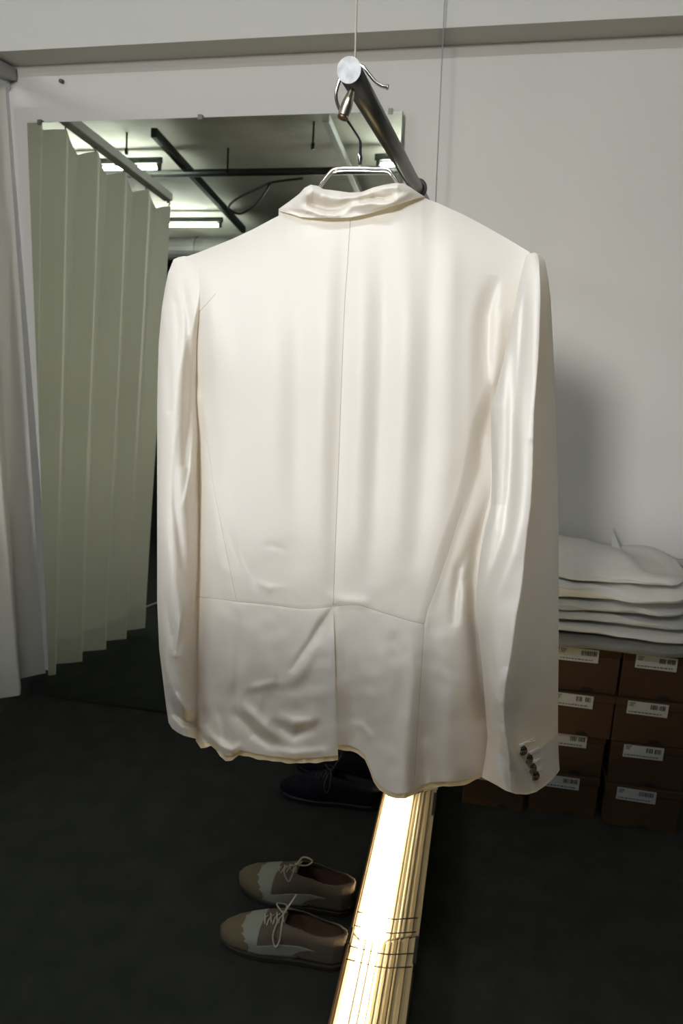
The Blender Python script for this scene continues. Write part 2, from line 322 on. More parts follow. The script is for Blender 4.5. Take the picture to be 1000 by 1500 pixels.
# ------------------------------------------------------------------ boxes
def shoe_box(x0, x1, z0, y0, label, hx=.5):
    r = thing('shoe_box', label, 'box', ((x0+x1)/2, y0+.17, z0), 'brown shoe boxes stacked against the wall')
    zl = z0+.0975
    MB().box(x0+.002, x1-.002, y0+.003, y0+.335, z0+.0006, zl).build('box_body', m_card, r, bevel=.0015)
    MB().box(x0, x1, y0, y0+.338, zl+.0006, z0+.1185).build('lid', m_card, r, bevel=.002)
    cx = x0+.075+random.uniform(-.004, .004); lw = .046
    tl = random.uniform(-.02, .02); lz = z0+.099
    V = []
    for yy in (y0-.0007, y0+.0012):
        V += [(cx-lw, yy, lz-.019+tl*lw*-1), (cx+lw, yy, lz-.019+tl*lw), (cx+lw, yy, lz+.015+tl*lw), (cx-lw, yy, lz+.015-tl*lw)]
    lb = mesh_obj('label', V, [(0, 1, 2, 3), (4, 7, 6, 5), (0, 4, 5, 1), (1, 5, 6, 2), (2, 6, 7, 3), (3, 7, 4, 0)], m_lab, r, False)
    k = MB(); x = cx+.006
    while x < cx+.040:
        w = random.choice((.0012, .002, .0032)); 
        if not (.020 < x-cx < .023): k.box(x, x+w, y0-.0011, y0-.0006, lz-.002, lz+.0105)
        x += w+random.choice((.0009, .0014))
    for (a, bb, zz) in ((-.042, -.028, .010), (-.042, -.030, .006), (-.042, -.032, .002)): k.box(cx+a, cx+bb, y0-.0011, y0-.0006, lz+zz, lz+zz+.0018)
    x = cx-.042
    while x < cx+.034:
        w = random.uniform(.003, .008); k.box(x, x+w, y0-.0011, y0-.0006, lz-.014, lz-.0115); x += w+.002
    k.build('printing', m_ink, lb)
    hxx = cx+.028; 
    Vh = [(hxx+.016*math.cos(a), yy, z0+.004+.010*max(0, math.sin(a))) for yy in (y0+.0018, y0+.004) for a in np.linspace(0, PI, 13)]
    Fh = [tuple(range(13)), tuple(range(25, 12, -1))]+[(i, i+13, i+14, i+1) for i in range(12)]+[(12, 25, 13, 0)]
    mesh_obj('finger_hole', Vh, Fh, m_hole, r, False)
lv = ['bottom', 'second from the floor', 'third from the floor', 'topmost']
for s, (xs, w, nm) in enumerate([((.360, .362, .356, .360), .180, 'right-hand stack'), ((.178, .180, .186, .187), .170, 'middle stack beside the sleeve'), ((.010, .010, .012, .010), .158, 'left stack behind the jacket')]):
    for k in range(4):
        if s == 2 and k > 1: continue
        shoe_box(xs[k], xs[k]+w-(.0 if s else .004*k), .1195*k, 1.655+(.004 if k % 2 else 0)+(.012 if (s == 1 and k < 2) else 0),
                 f'brown shoe box, {lv[k]} in the {nm}')
# the two hidden boxes of the left stack keep the pile level
for k in (2, 3):
    shoe_box(.012, .168, .1195*k, 1.66, f'brown shoe box, {lv[k]} in the left stack behind the jacket')

# ------------------------------------------------------------------ pile of folded white cloth on the boxes
def cloth_layer(name, x0, x1, y0, y1, z0, z1, m, label, seed, wr=.010, slope=0, lumps=(), cat='garment'):
    z1 -= .003
    n, k = 130, 72; P = np.zeros((n, k, 3))
    for i in range(n):
        u = i/(n-1); x = x0+(x1-x0)*u
        endf = (1-abs(2*u-1)**8)**.5 if 0 < u < 1 else 0.0
        for j in range(k):
            a = 2*PI*j/k
            ca, sa = math.cos(a), math.sin(a)
            sy = math.copysign(abs(ca)**.25, ca); sz = math.copysign(abs(sa)**.75, sa)
            zc = (z0+z1)/2; hz = (z1-z0)/2*max(endf, .05)
            y = (y0+y1)/2+(y1-y0)/2*sy*max(endf, .3); z = zc+hz*sz
            nz = mnoise.noise(Vector((x*7+seed, y*7, z*26)))*wr*1.3+mnoise.noise(Vector((x*20, y*18+seed, z*60)))*wr*.6
            nz += -abs(mnoise.noise(Vector((x*5+z*20, y*4+seed*2, z*70))))*wr*1.2
            fold = math.sin(x*11+seed+8*y)*wr*.3
            top = max(0, sa)
            for (lx, ly, lr, lh) in lumps: z += top*lh*math.exp(-((x-lx)/lr)**2-((y-ly)/(lr*1.2))**2)
            z += slope*(x-x0)*(top if slope < 0 else 1)
            P[i, j] = (x+nz*.6, y+nz+fold*(1 if ca < 0 else 0), max(z+(nz*.7+fold)*(1 if sa > 0 else .25), z0))
    b = MB().grid(P, True); b.f.append(tuple(range(k))[::-1]); b.f.append(tuple((n-1)*k+j for j in range(k)))
    return tag(b.build(name, m, smooth=True), label, cat, None)
cloth_layer('plastic_sheet', .03, .56, 1.630, 2.0, .4795, .513, m_film, 'dull grey film folded flat directly on top of the shoe boxes', 3, .006, cat='sheet')
cloth_layer('folded_garment', .06, .545, 1.645, 1.99, .512, .538, m_bag, 'thin white folded garment lying just above the grey film', 11, .006)
cloth_layer('folded_garment', .05, .525, 1.655, 1.98, .537, .568, m_bag2, 'greyish folded garment, second up in the white pile', 23, .008)
cloth_layer('folded_garment', .07, .515, 1.660, 1.98, .566, .600, m_bag2, 'greyish rumpled folded garment in the middle of the white pile', 37, .010)
cloth_layer('folded_garment', .06, .520, 1.650, 1.98, .598, .645, m_bag, 'thick white folded garment with gathered right end, under the topmost one', 51, .010, slope=-.02)
cloth_layer('folded_garment', .02, .500, 1.665, 1.98, 0.640, .664, m_bag, 'topmost white garment, highest heap of the pile on the shoe boxes', 67, .012, lumps=((.10, 1.80, .12, .030), (.24, 1.80, .085, .034), (.335, 1.80, .055, .020)))
fin = MB().add([(.340, 1.86, .65), (.372, 1.86, .65), (.335, 1.86, .722), (.340, 1.868, .65), (.372, 1.868, .65), (.335, 1.868, .722)], [(0, 1, 2), (5, 4, 3), (0, 3, 4, 1), (1, 4, 5, 2), (2, 5, 3, 0)])
tag(fin.build('fabric_corner', m_bag2, bevel=.002), 'small stiff grey tip sticking up behind the white pile', 'fabric')
cloth_layer('rolled_cloth', .49, .60, 1.83, 1.97, .560, .635, m_pink, 'greyish pink rolled cloth behind the right end of the white pile', 77, .006, cat='cloth')
cloth_layer('dark_cloth', .555, .66, 1.68, 1.80, .56, .65, mat('charcoal cloth', (.05, .055, .05), .8), 'charcoal cloth at the right edge beside the white pile', 78, .006, cat='cloth')

# ------------------------------------------------------------------ shoes
m_taupe = mat('taupe suede', (.082, .064, .049), .85, spec=.2, bump=(500, .3), bd=.0005)
m_tan = mat('tan suede', (.115, .092, .056), .85, spec=.2, bump=(500, .3), bd=.0005)
m_cream = mat('cream leather', (.19, .20, .165), .6)
m_lace = mat('pale lace', (.30, .28, .24), .8)
m_sole = mat('dark sole', (.02, .017, .014), .6)
m_inner = mat('brown leather lining', (.06, .026, .012), .6)
m_navy = mat('navy leather', (.004, .0045, .009), .8, spec=.12)
m_navy2 = mat('dark navy sole', (.004, .004, .007), .5)
m_navyl = mat('navy lace', (.018, .018, .02), .8)
def shoe(name, label, cat, x0, y0, rot, mir, mats, group, L=.272, two=True, bow=False):
    mtoe, msad, mquar, mlace, msole, minn = mats
    root = thing(name, label, cat, (x0, y0, 0), group); 
    ca, sa = math.cos(rot), math.sin(rot)
    def W(s, y, z):                      # s from toe (0) to heel (L); toe points to -x
        y *= mir; return (x0+s*ca-y*sa, y0+s*sa+y*ca, z)
    sx = [0, .01, .03, .06, .10, .14, .18, .22, .25, .268, .272]
    wd = [.004, .020, .032, .041, .045, .040, .034, .033, .031, .020, .006]
    off = [-.004, -.004, -.003, 0, .002, .002, 0, -.001, -.001, -.001, -.001]
    ht = [.026, .034, .042, .047, .060, .078, .082, .072, .070, .068, .066]
    f = lambda s, a: float(np.interp(s/L*.272, sx, a))
    NS, NV = 64, 41
    def surf(s, a, infl=0):             # a in [0,1] : near side ground -> over the top -> far side ground
        w = f(s, wd)+infl; hh = f(s, ht)+infl; o = f(s, off); th = PI*a
        c, sn = math.cos(th), math.sin(th)
        y = o-w*math.copysign(abs(c)**.72, c); z = .014+(hh-.014)*abs(sn)**(.62 if s > .03 else .75)
        open_ = max(0.0, min(1.0, (s/L-.50)/.06)) if s/L < .96 else 1.0
        return y, z
    def region(s, a):
        t = s/L; d = abs(a-.5)
        op = .20*math.sin(PI*min(1, max(0, (t-.47)/.51)))**.6 if t > .47 else 0
        if t > .47 and t < .975 and d < op*.95: return None
        sc = .022*abs(math.sin(a*PI*7))
        wing0 = .17+.10*(d*2)**1.3+sc
        if t < wing0: return 0
        if t < .345: return 1
        if d > .40 and t < .80-(d-.40)*2: return 1
        return 2
    us = np.linspace(0, L, NS*2); as_ = np.linspace(0, 1, NV*2)
    V = []; idx = {}
    for i, s in enumerate(us):
        for j, a in enumerate(as_):
            rg = region(s, a); infl = .0008 if rg == 1 else 0
            y, z = surf(s, a, infl); idx[i, j] = len(V); V.append(W(s, y, z))
    faces = {0: [], 1: [], 2: []}
    for i in range(len(us)-1):
        for j in range(len(as_)-1):
            rg = region((us[i]+us[i+1])/2, (as_[j]+as_[j+1])/2)
            if rg is not None: faces[rg].append((idx[i, j], idx[i, j+1], idx[i+1, j+1], idx[i+1, j]))
    for rg, nm, mm in ((0, 'toe_cap', mtoe), (1, 'saddle_panel', msad), (2, 'quarter', mquar)):
        used = sorted({q for fc in faces[rg] for q in fc}); mp = {q: n for n, q in enumerate(used)}
        o = mesh_obj(nm, [V[q] for q in used], [tuple(mp[q] for q in fc) for fc in faces[rg]], mm, root)
        sm = o.modifiers.new('thickness', 'SOLIDIFY'); sm.thickness = .0018; sm.offset = 1
    # sole
    b = MB(); P = []
    for z, g in ((0, .001), (.004, .003), (.012, .003), (.0155, .001)):
        ring = []
        for s in us[::3]: ring.append(W(s, f(s, off)-(f(s, wd)+g), z))
        for s in us[::-3]: ring.append(W(s, f(s, off)+(f(s, wd)+g), z))
        P.append(ring)
    b.grid(np.array(P), True); n = len(P[0]); b.f.append(tuple(range(n))[::-1]); b.f.append(tuple(3*n+k for k in range(n)))
    b.build('sole', msole, root, smooth=False)
    # insole / lining
    P = []
    for s in np.linspace(.48*L, .965*L, 20):
        w = f(s, wd)-.004; P.append([W(s, f(s, off)+w*c, .020+.035*abs(c)**3) for c in np.linspace(-1, 1, 12)])
    MB().grid(np.array(P)).build('insole', minn, root, smooth=True)
    # tongue
    P = []
    for s in np.linspace(.36*L, .53*L, 12):
        z = f(s, ht)-.004+.03*max(0, s/L-.44); P.append([W(s, c*.020, z-.012*c*c) for c in np.linspace(-1, 1, 9)])
    MB().grid(np.array(P)).build('tongue', mquar, root, smooth=True)
    # laces: crossings, then a bow with two loops and ends
    lc = MB()
    for s in np.linspace(.355*L, .50*L, 4):
        z = f(s, ht)
        lc.tube([W(s+.004*math.sin(t*2), t*.017, z+.0035-.010*t*t) for t in np.linspace(-1.2, 1.2, 7)], .0016, 6)
        lc.tube([W(s-.006*t, t*.017, z+.004-.010*t*t) for t in np.linspace(-1.2, 1.2, 7)], .0016, 6)
    lc.build('laces', mlace, root, smooth=True)
    s = .50*L; z = f(s, ht); bw = MB()
    if not bow:
        lp = spline([W(s, 0, z+.004), W(s-.006, -.018, z+.002), W(s-.010, -.036, z-.016), W(s-.002, -.046, z-.030), W(s+.004, -.038, z-.022), W(s+.003, -.020, z-.002), W(s, 0, z+.005)], 6)
    else:
        lp = spline([W(s, 0, z+.004), W(s+.012, -.014, z+.016), W(s+.030, -.022, z+.004), W(s+.022, -.008, z+.002), W(s, 0, z+.005)], 6)
    bw.tube(lp, .0017, 6)
    bw.tube(spline([W(s, 0, z+.004), W(s+.01, .012, z+.02), W(s+.02, .022, z+.036)], 6), .0016, 6)
    bw.tube(spline([W(s, 0, z+.005), W(s-.02, .02, z+.006), W(s-.005, .036, z-.008), W(s, .02, z-.001), W(s, 0, z+.004)], 6), .0016, 6)
    bw.build('lace_bow', mlace, root, smooth=True)
    return root
sp = (m_tan, m_cream, m_taupe, m_lace, m_sole, m_inner)
shoe('saddle_shoe', 'nearer tan and cream lace-up shoe on the dark floor beside the glowing lamp', 'shoe', -.452, 1.125, -.02, 1, sp, 'pair of two-tone lace-up shoes', L=.262)
shoe('saddle_shoe', 'farther tan and cream lace-up shoe, its laces sticking up', 'shoe', -.462, 1.262, -.05, -1, sp, 'pair of two-tone lace-up shoes', L=.262, bow=True)
np_ = (m_navy, m_navy, m_navy, m_navyl, m_navy2, m_navy2)
shoe('navy_shoe', 'very dark navy lace-up shoe on the floor just below the jacket hem, nearer of two', 'shoe', -.465, 1.60, 0, 1, np_, 'pair of dark navy shoes')
shoe('navy_shoe', 'very dark navy lace-up shoe mostly hidden behind the nearer navy one', 'shoe', -.455, 1.715, 0, -1, np_, 'pair of dark navy shoes')
# ------------------------------------------------------------------ jacket
def jacket_material(name, col, tcol, tf, rough=.5):
    m = mat(name, col, rough, spec=.35, sheen=.15, transl=(tcol, tf))
    nt = m.node_tree; N = nt.nodes; L = nt.links; b = N['Principled BSDF']; tc = N['Texture Coordinate'] if 'Texture Coordinate' in N else N.new('ShaderNodeTexCoord')
    mp = N.new('ShaderNodeMapping'); mp.inputs['Scale'].default_value = (1, 1, .35)
    nz = N.new('ShaderNodeTexNoise'); nz.inputs['Scale'].default_value = 1500; nz.inputs['Detail'].default_value = 2
    bp = N.new('ShaderNodeBump'); bp.inputs['Strength'].default_value = .25; bp.inputs['Distance'].default_value = .0003
    L.new(tc.outputs['Object'], mp.inputs[0]); L.new(mp.outputs[0], nz.inputs['Vector']); L.new(nz.outputs['Fac'], bp.inputs['Height']); L.new(bp.outputs[0], b.inputs['Normal'])
    return m
m_crepe = jacket_material('ivory crepe', (.88, .872, .85), (.93, .77, .47), .25)
m_lining = jacket_material('cream lining', (.80, .72, .58), (.85, .72, .48), .30, .4)
m_horn = mat('dark horn button', (.035, .028, .018), .25, spec=.6, var=(180, (.22, .18, .10), .45, .7))
m_thread = mat('pale buttonhole thread', (.85, .84, .80), .5)

def field(px, py, folds):
    """sum of fold ridges: each (points (x, y, amp metres), width left px, width right px)"""
    D = np.zeros_like(px)
    for pts, wl, wr in folds:
        best = np.full(px.shape, 1e9); amp = np.zeros_like(px); sg = np.ones_like(px)
        for (x0, y0, a0), (x1, y1, a1) in zip(pts[:-1], pts[1:]):
            dx, dy = x1-x0, y1-y0; l2 = dx*dx+dy*dy
            t = np.clip(((px-x0)*dx+(py-y0)*dy)/l2, 0, 1)
            qx, qy = px-(x0+t*dx), py-(y0+t*dy); d = np.hypot(qx, qy); c = d < best
            best = np.where(c, d, best); amp = np.where(c, a0+t*(a1-a0), amp)
            sg = np.where(c, np.sign(qx*dy-qy*dx), sg)      # >0 : right side when walking downwards
        w = np.where(sg >= 0, wr, wl); D += amp*np.exp(-(best/w)**2)
    return D
def wobble(px, py, s, seed):
    return np.array([mnoise.noise(Vector((x*s+seed, y*s, seed*.7))) for x, y in zip(px.ravel(), py.ravel())]).reshape(px.shape)
def interp(x, pts): a = np.array(pts, float); return np.interp(x, a[:, 0], a[:, 1])
def interp_s(x, pts, w=70):
    a = np.array(pts, float); g = np.arange(200, 1300.); t = np.interp(g, a[:, 0], a[:, 1]); k = np.hanning(w); k /= k.sum()
    t = np.convolve(np.pad(t, w//2, mode='edge'), k, 'same')[w//2:w//2+len(g)]
    return np.interp(x, g, t)
def smooth(x, a, b): t = np.clip((x-a)/(b-a), 0, 1); return t*t*(3-2*t)

TOP = [(240, 395), (255, 383), (263, 379), (290, 370), (310, 362), (340, 350), (370, 336), (400, 320), (420, 310), (440, 309), (470, 309), (515, 308), (560, 299), (600, 288), (617, 288), (645, 299), (680, 315), (710, 331), (740, 348), (770, 366), (790, 378)]
BL = [(370, 262), (400, 266), (440, 272), (500, 278), (560, 284), (700, 286), (870, 284), (1000, 284), (1100, 286)]
BR = [(360, 779), (380, 774), (440, 762), (530, 746), (600, 738), (640, 734), (800, 730), (1000, 730), (1200, 728)]
SP = [(290, 515), (318, 513), (430, 506), (560, 500), (700, 495), (800, 491), (888, 488), (1000, 491), (1108, 495), (1200, 496)]
HEM = [(280, 1080), (288, 1086), (294, 1095), (302, 1095), (309, 1092), (316, 1098), (322, 1108), (330, 1114), (340, 1113), (350, 1106), (362, 1108), (380, 1112), (400, 1115), (430, 1118), (460, 1117), (480, 1115), (498, 1113)]
HEMR = [(480, 1097), (498, 1098), (512, 1099), (524, 1104), (534, 1112), (541, 1128), (547, 1144), (556, 1157), (568, 1166), (580, 1170), (592, 1169), (605, 1165), (616, 1158), (630, 1153), (650, 1152), (670, 1151), (688, 1147), (700, 1140), (730, 1126)]
def srt(c): a = np.array(c, float); k = 5; return a
FOLDS = [
 # long soft drapes of the back
 ([(345, 400, 0), (342, 480, -.0030), (345, 640, -.0045), (360, 780, -.002), (365, 850, 0)], 26, 18),
 ([(390, 340, 0), (398, 480, .0030), (400, 640, .004), (405, 780, .001)], 22, 26),
 ([(445, 380, 0), (440, 520, -.0025), (438, 680, -.004), (440, 820, -.001)], 22, 20),
 ([(478, 340, 0), (474, 500, .0035), (468, 660, .0055), (466, 800, .002), (466, 850, 0)], 22, 14),
 ([(506, 330, -.001), (504, 430, -.003), (500, 560, -.0045), (495, 700, -.005), (491, 800, -.004), (488, 886, -.002)], 12, 9),
 ([(530, 320, 0), (530, 450, .004), (526, 620, .0055), (520, 780, .004), (515, 860, 0)], 12, 15),
 ([(560, 330, 0), (562, 480, -.004), (556, 640, -.006), (548, 790, -.004), (545, 860, 0)], 14, 14),
 ([(592, 320, 0), (596, 480, .0035), (590, 640, .005), (580, 800, .003), (575, 870, 0)], 16, 16),
 ([(628, 360, 0), (628, 500, -.0030), (622, 660, -.005), (612, 800, -.003), (605, 870, 0)], 16, 14),
 ([(660, 330, .001), (660, 420, .004), (660, 560, .0055), (655, 680, .006), (640, 800, .003), (622, 880, 0)], 20, 16),
 # right shoulder blade creases
 ([(728, 404, 0), (722, 430, -.008), (715, 460, -.014), (713, 520, -.010), (716, 580, -.005), (714, 640, 0)], 15, 7),
 ([(738, 450, 0), (734, 470, .004), (730, 510, .004), (724, 560, .002)], 8, 8),
 ([(700, 420, 0), (690, 480, .004), (688, 560, .005), (682, 640, .003), (670, 700, 0)], 16, 10),
 # left armhole
 ([(262, 400, .000), (270, 430, -.003), (280, 460, -.004), (286, 490, 0)], 6, 9),
 ([(300, 430, 0), (308, 470, .003), (312, 560, .004), (318, 640, .001)], 18, 14),
 ([(290, 600, 0), (291, 640, -.010), (291, 760, -.012), (289, 850, -.008), (287, 880, 0)], 6, 6),
 ([(282, 560, 0), (292, 585, .005), (297, 600, .004), (302, 640, 0)], 6, 6),
 ([(300, 640, 0), (310, 720, .004), (318, 800, .005), (330, 860, .002)], 10, 9),
 ([(330, 650, 0), (340, 720, -.002), (352, 800, -.003), (362, 860, 0)], 8, 12),
 # waist puckers
 ([(300, 800, 0), (330, 835, .002), (352, 850, 0)], 8, 8), ([(380, 800, 0), (400, 800, -.0015), (425, 808, 0)], 5, 5),
 ([(330, 770, 0), (345, 800, -.002), (368, 840, -.0025), (376, 872, 0)], 5, 7),
 ([(370, 850, 0), (395, 862, .0022), (430, 858, 0)], 6, 6), ([(470, 868, 0), (500, 880, .003), (530, 882, .003), (545, 885, 0)], 8, 8),
 # skirt of the jacket, left of the vent
 ([(487, 893, -.003), (470, 915, -.0085), (455, 940, -.007), (436, 968, -.003), (425, 985, 0)], 5, 12),
 ([(480, 925, 0), (455, 955, .005), (435, 990, .004), (410, 1010, 0)], 10, 10),
 ([(318, 905, 0), (322, 940, -.003), (320, 1000, -.004), (318, 1045, -.003)], 7, 9),
 ([(345, 890, 0), (350, 940, -.003), (347, 1010, -.004), (344, 1050, -.001)], 8, 6),
 ([(305, 900, 0), (304, 960, .003), (302, 1030, .003)], 9, 8),
 ([(368, 905, 0), (378, 940, .002), (395, 990, .003), (400, 1020, 0)], 10, 12),
 ([(345, 1010, 0), (375, 1006, .003), (400, 1000, .003), (420, 1004, 0)], 7, 6),
 ([(340, 1035, 0), (352, 1050, -.006), (372, 1075, -.008), (395, 1090, -.004), (410, 1094, 0)], 7, 8),
 ([(352, 1030, 0), (372, 1050, .007), (395, 1072, .006), (420, 1088, 0)], 8, 8),
 ([(395, 1055, 0), (410, 1065, -.006), (430, 1078, -.006), (452, 1070, -.003), (470, 1060, 0)], 8, 7),
 ([(405, 1045, 0), (430, 1058, .005), (455, 1056, .004), (470, 1045, 0)], 9, 7),
 ([(300, 1060, 0), (308, 1078, .006), (322, 1092, .007), (340, 1098, .006), (356, 1090, 0)], 6, 6),
 ([(294, 1072, -.003), (303, 1086, -.007), (318, 1100, -.006)], 4, 4),
 ([(318, 1030, 0), (326, 1060, -.006), (330, 1085, -.006), (336, 1100, 0)], 6, 7),
 ([(395, 1098, 0), (430, 1104, .005), (470, 1100, .002)], 6, 6),
 # right of the vent: the long hanging billow
 ([(540, 910, 0), (560, 980, .004), (578, 1060, .012), (586, 1150, .022), (588, 1180, .024)], 32, 26),
 ([(520, 900, 0), (515, 980, -.003), (512, 1060, -.008), (512, 1110, -.010)], 18, 20),
 ([(600, 930, 0), (605, 1000, .007), (600, 1080, .010), (596, 1160, .006)], 14, 8),
 ([(628, 930, -.002), (626, 1000, -.008), (622, 1080, -.014), (620, 1170, -.014)], 12, 18),
 ([(660, 940, .004), (664, 1020, .008), (662, 1090, .010), (660, 1160, .006)], 18, 18),
 ([(505, 1060, 0), (530, 1064, .003), (542, 1078, .002)], 6, 6),
 # side panel and its gold inner fold
 ([(700, 608, 0), (704, 640, -.006), (706, 680, -.004), (700, 712, 0)], 7, 12),
 ([(724, 728, -.004), (712, 765, -.020), (700, 800, -.030), (694, 850, -.036), (696, 900, -.036), (701, 960, -.028), (708, 1050, -.016)], 13, 22),
 ([(688, 800, 0), (672, 835, -.010), (668, 870, -.012), (664, 910, -.004)], 7, 7),
 ([(684, 850, 0), (680, 880, .006), (680, 912, .004)], 8, 8),
]
def seamf(pts, d=-.0016, w=1.5): return ([(x, y, d*.35) for x, y in pts], 2.2, 2.2)
SEAMS = [seamf([(513, 318), (508, 400), (505, 440), (500, 560), (495, 700), (491, 800), (488, 888)]),
 seamf([(285, 874), (320, 877), (350, 881), (400, 886), (440, 891), (470, 890), (488, 888), (505, 886), (525, 886), (545, 892), (570, 900), (600, 909), (622, 914)], -.002, 1.6),
 seamf([(316, 430), (300, 448), (288, 462), (280, 478), (275, 495), (274, 512)], -.0015, 1.4),
 seamf([(298, 610), (305, 660), (314, 720), (328, 790), (340, 850), (346, 880)], -.001, 1.3),
 seamf([(680, 738), (668, 770), (655, 812), (640, 855), (626, 892), (621, 916), (619, 960), (612, 1060), (606, 1150)], -.0022, 1.6),
 seamf([(286, 868), (300, 869)], -.0015, 1.2)]

def back_Y(px, py, folds=True, inner=0.0):
    xl = interp(py, BL); xr = interp(py, BR); u = np.clip((px-xl)/(xr-xl), 0, 1)
    T = interp(px, TOP)
    D = interp_s(py, [(290, .050), (400, .060), (520, .072), (700, .070), (880, .062), (1000, .070), (1180, .078)], 160)
    prof = np.where(u < .5, (1-np.abs(1-np.clip(u/interp(py, [(420, .10), (600, .17)]), 0, 1))**2.6), (1-np.abs(1-np.clip((1-u)/.38, 0, 1))**2.2))
    neck = smooth(px, 395, 455)*(1-smooth(px, 575, 640))
    s0 = .74*neck
    pv = s0+(1-s0)*(1-np.exp(-np.clip(py-T, 0, None)/interp(px, [(260, 38), (420, 45), (520, 60), (620, 45), (780, 34)])))
    prof = np.clip(prof, 0, 1)*pv
    Y = .868-D*prof
    # the main back panel rounds away to the side panel, which sits deeper
    e = interp_s(py, [(540, 735), (560, 722), (606, 706), (640, 698), (690, 690), (740, 676), (800, 655), (850, 641), (912, 622), (1200, 622)])
    a = interp_s(py, [(520, 0), (600, .018), (700, .022), (800, .013), (880, .006), (930, .001), (1200, 0)])
    Y = Y+a*smooth(px-e, -14, 12)
    # left edge of the skirt rounds
    if folds: Y = Y-field(px, py, FOLDS[:10])*1.15-field(px, py, FOLDS[10:])
    return Y
def build_back(name, left, m, par, lining=False):
    nu, nv = (205, 560)
    u = np.linspace(0, 1, nu)[None, :]; v = np.linspace(0, 1, nv)[:, None]
    u, v = np.broadcast_arrays(u, v)
    hp = HEM if left else HEMR
    up = -1.5 if lining else 7.0
    py = 300+800*v
    for _ in range(12):
        sx = interp(py, SP)
        if left: px = interp(py, BL)+(sx-interp(py, BL))*u
        else:
            sx = sx-np.where(py > 885, 16*smooth(py, 885, 930), 0)
            px = sx+(interp(py, BR)-sx)*u
        top = interp(px, TOP); bot = interp(px, hp)-up*(1 if True else 0)
        py = top+(bot-top)*v
    Y = back_Y(px, py)
    if not lining:
        Y = Y-field(px, py, SEAMS)-.0020*wobble(px, py, .018, 3.1 if left else 3.1)*smooth(py, 600, 900)-.0016*wobble(px, py, .05, 9.3)*smooth(py, 760, 980)
    if not left: Y = Y+.004*smooth(py, 880, 930)*np.exp(-((px-sx)/40)**2)
    else: Y = Y-.002*smooth(py, 890, 940)*np.exp(-((px-sx)/14)**2)
    if lining: Y = Y+.0035+.0012*np.sin(px*.35)
    P = at(px, py, Y)
    return MB().grid(P).build(name, m, par, smooth=True)
JB = at(515, 1120, .85)
jk = thing('white_jacket', 'ivory collarless tailored jacket hanging back to us on the chrome hanger', 'jacket', tuple(JB))
build_back('back_panel', True, m_crepe, jk); build_back('back_panel', False, m_crepe, jk)
# lining: lower band only (from the waist down), hanging a little below the hem
def build_lining(left):
    nu, nv = 190, 150
    u, v = np.broadcast_arrays(np.linspace(0, 1, nu)[None, :], np.linspace(0, 1, nv)[:, None])
    hp = HEM if left else HEMR; py = 900+200*v
    for _ in range(12):
        sx = interp(py, SP)
        if left: px = interp(py, BL)+1+(sx-interp(py, BL)-1)*u
        else: sx = sx-12; px = sx+(interp(py, BR)-2-sx)*u
        bot = interp(px, hp)+.4+.9*np.sin(px*.22)*np.sin(px*.071); py = 905+(bot-905)*v
    Y = back_Y(px, py)+.0035+(.004*np.exp(-((px-sx)/40)**2) if not left else 0)-.001*np.sin(px*.3)*smooth(py, 1040, 1100)
    o = MB().grid(at(px, py, Y)).build('lining', m_lining, jk, smooth=True); o['label'] = 'cream lining edge below the hem'
build_lining(True); build_lining(False)
# front panels (far side)
def build_front(left):
    nu, nv = 60, 120
    u, v = np.broadcast_arrays(np.linspace(0, 1, nu)[None, :], np.linspace(0, 1, nv)[:, None])
    py = 320+780*v
    for _ in range(10):
        if left: px = interp(py, BL)+(interp(py, [(300, 440), (620, 500), (1100, 470)])-interp(py, BL))*u
        else:
            c = interp(py, [(300, 590), (620, 505), (1100, 540)]); px = c+(interp(py, BR)-c)*u
        top = interp(px, TOP); bot = interp(px, [(280, 1078), (480, 1092), (560, 1098), (640, 1110), (735, 1118)]); py = top+(bot-top)*v
    xl, xr = interp(py, BL), interp(py, BR); uu = np.clip((px-xl)/(xr-xl), 0, 1)
    prof = (1-np.abs(2*uu-1)**2.6); D = interp(py, [(300, .03), (450, .06), (700, .085), (1100, .09)])*(1-np.exp(-np.clip(py-top, 0, None)/40))
    Y = .868+D*prof+.004*np.sin(px*.06)*smooth(py, 400, 700)
    return MB().grid(at(px, py, Y)).build('front_panel', m_crepe, jk, smooth=True)
build_front(True); build_front(False)

# sewn seam lines of the back
m_seam = mat('seam thread shadow grey', (.42, .39, .33), .9)
def sew(pts, r=.00035, par=None, Yf=None):
    q = spline(pts, 12); Yq = back_Y(q[:, 0], q[:, 1])-field(q[:, 0], q[:, 1], SEAMS)
    Yq = Yq-.0020*wobble(q[:, 0], q[:, 1], .018, 3.1)*smooth(q[:, 1], 600, 900)-.0016*wobble(q[:, 0], q[:, 1], .05, 9.3)*smooth(q[:, 1], 760, 980)
    MB().tube(at(q[:, 0], q[:, 1], Yq-.0001), r, 6).build('seam', m_seam, jk, smooth=True)
sew([(513, 322), (508, 400), (505, 440), (500, 560), (495, 700), (491, 800), (488, 886)])
sew([(286, 874), (320, 877), (350, 881), (400, 886), (440, 891), (470, 890), (486, 888)])
sew([(494, 887), (505, 886), (525, 886), (545, 892), (570, 900), (600, 909), (621, 914)])
sew([(316, 430), (300, 448), (288, 462), (280, 478)], .00022)
sew([(302, 640), (307, 670), (314, 720), (328, 790), (340, 850), (346, 879)], .00018)
sew([(676, 748), (668, 770), (655, 812), (640, 855), (626, 892), (621, 914)], .00022)
sew([(621, 916), (618, 960), (612, 1060), (607, 1140)], .00022)

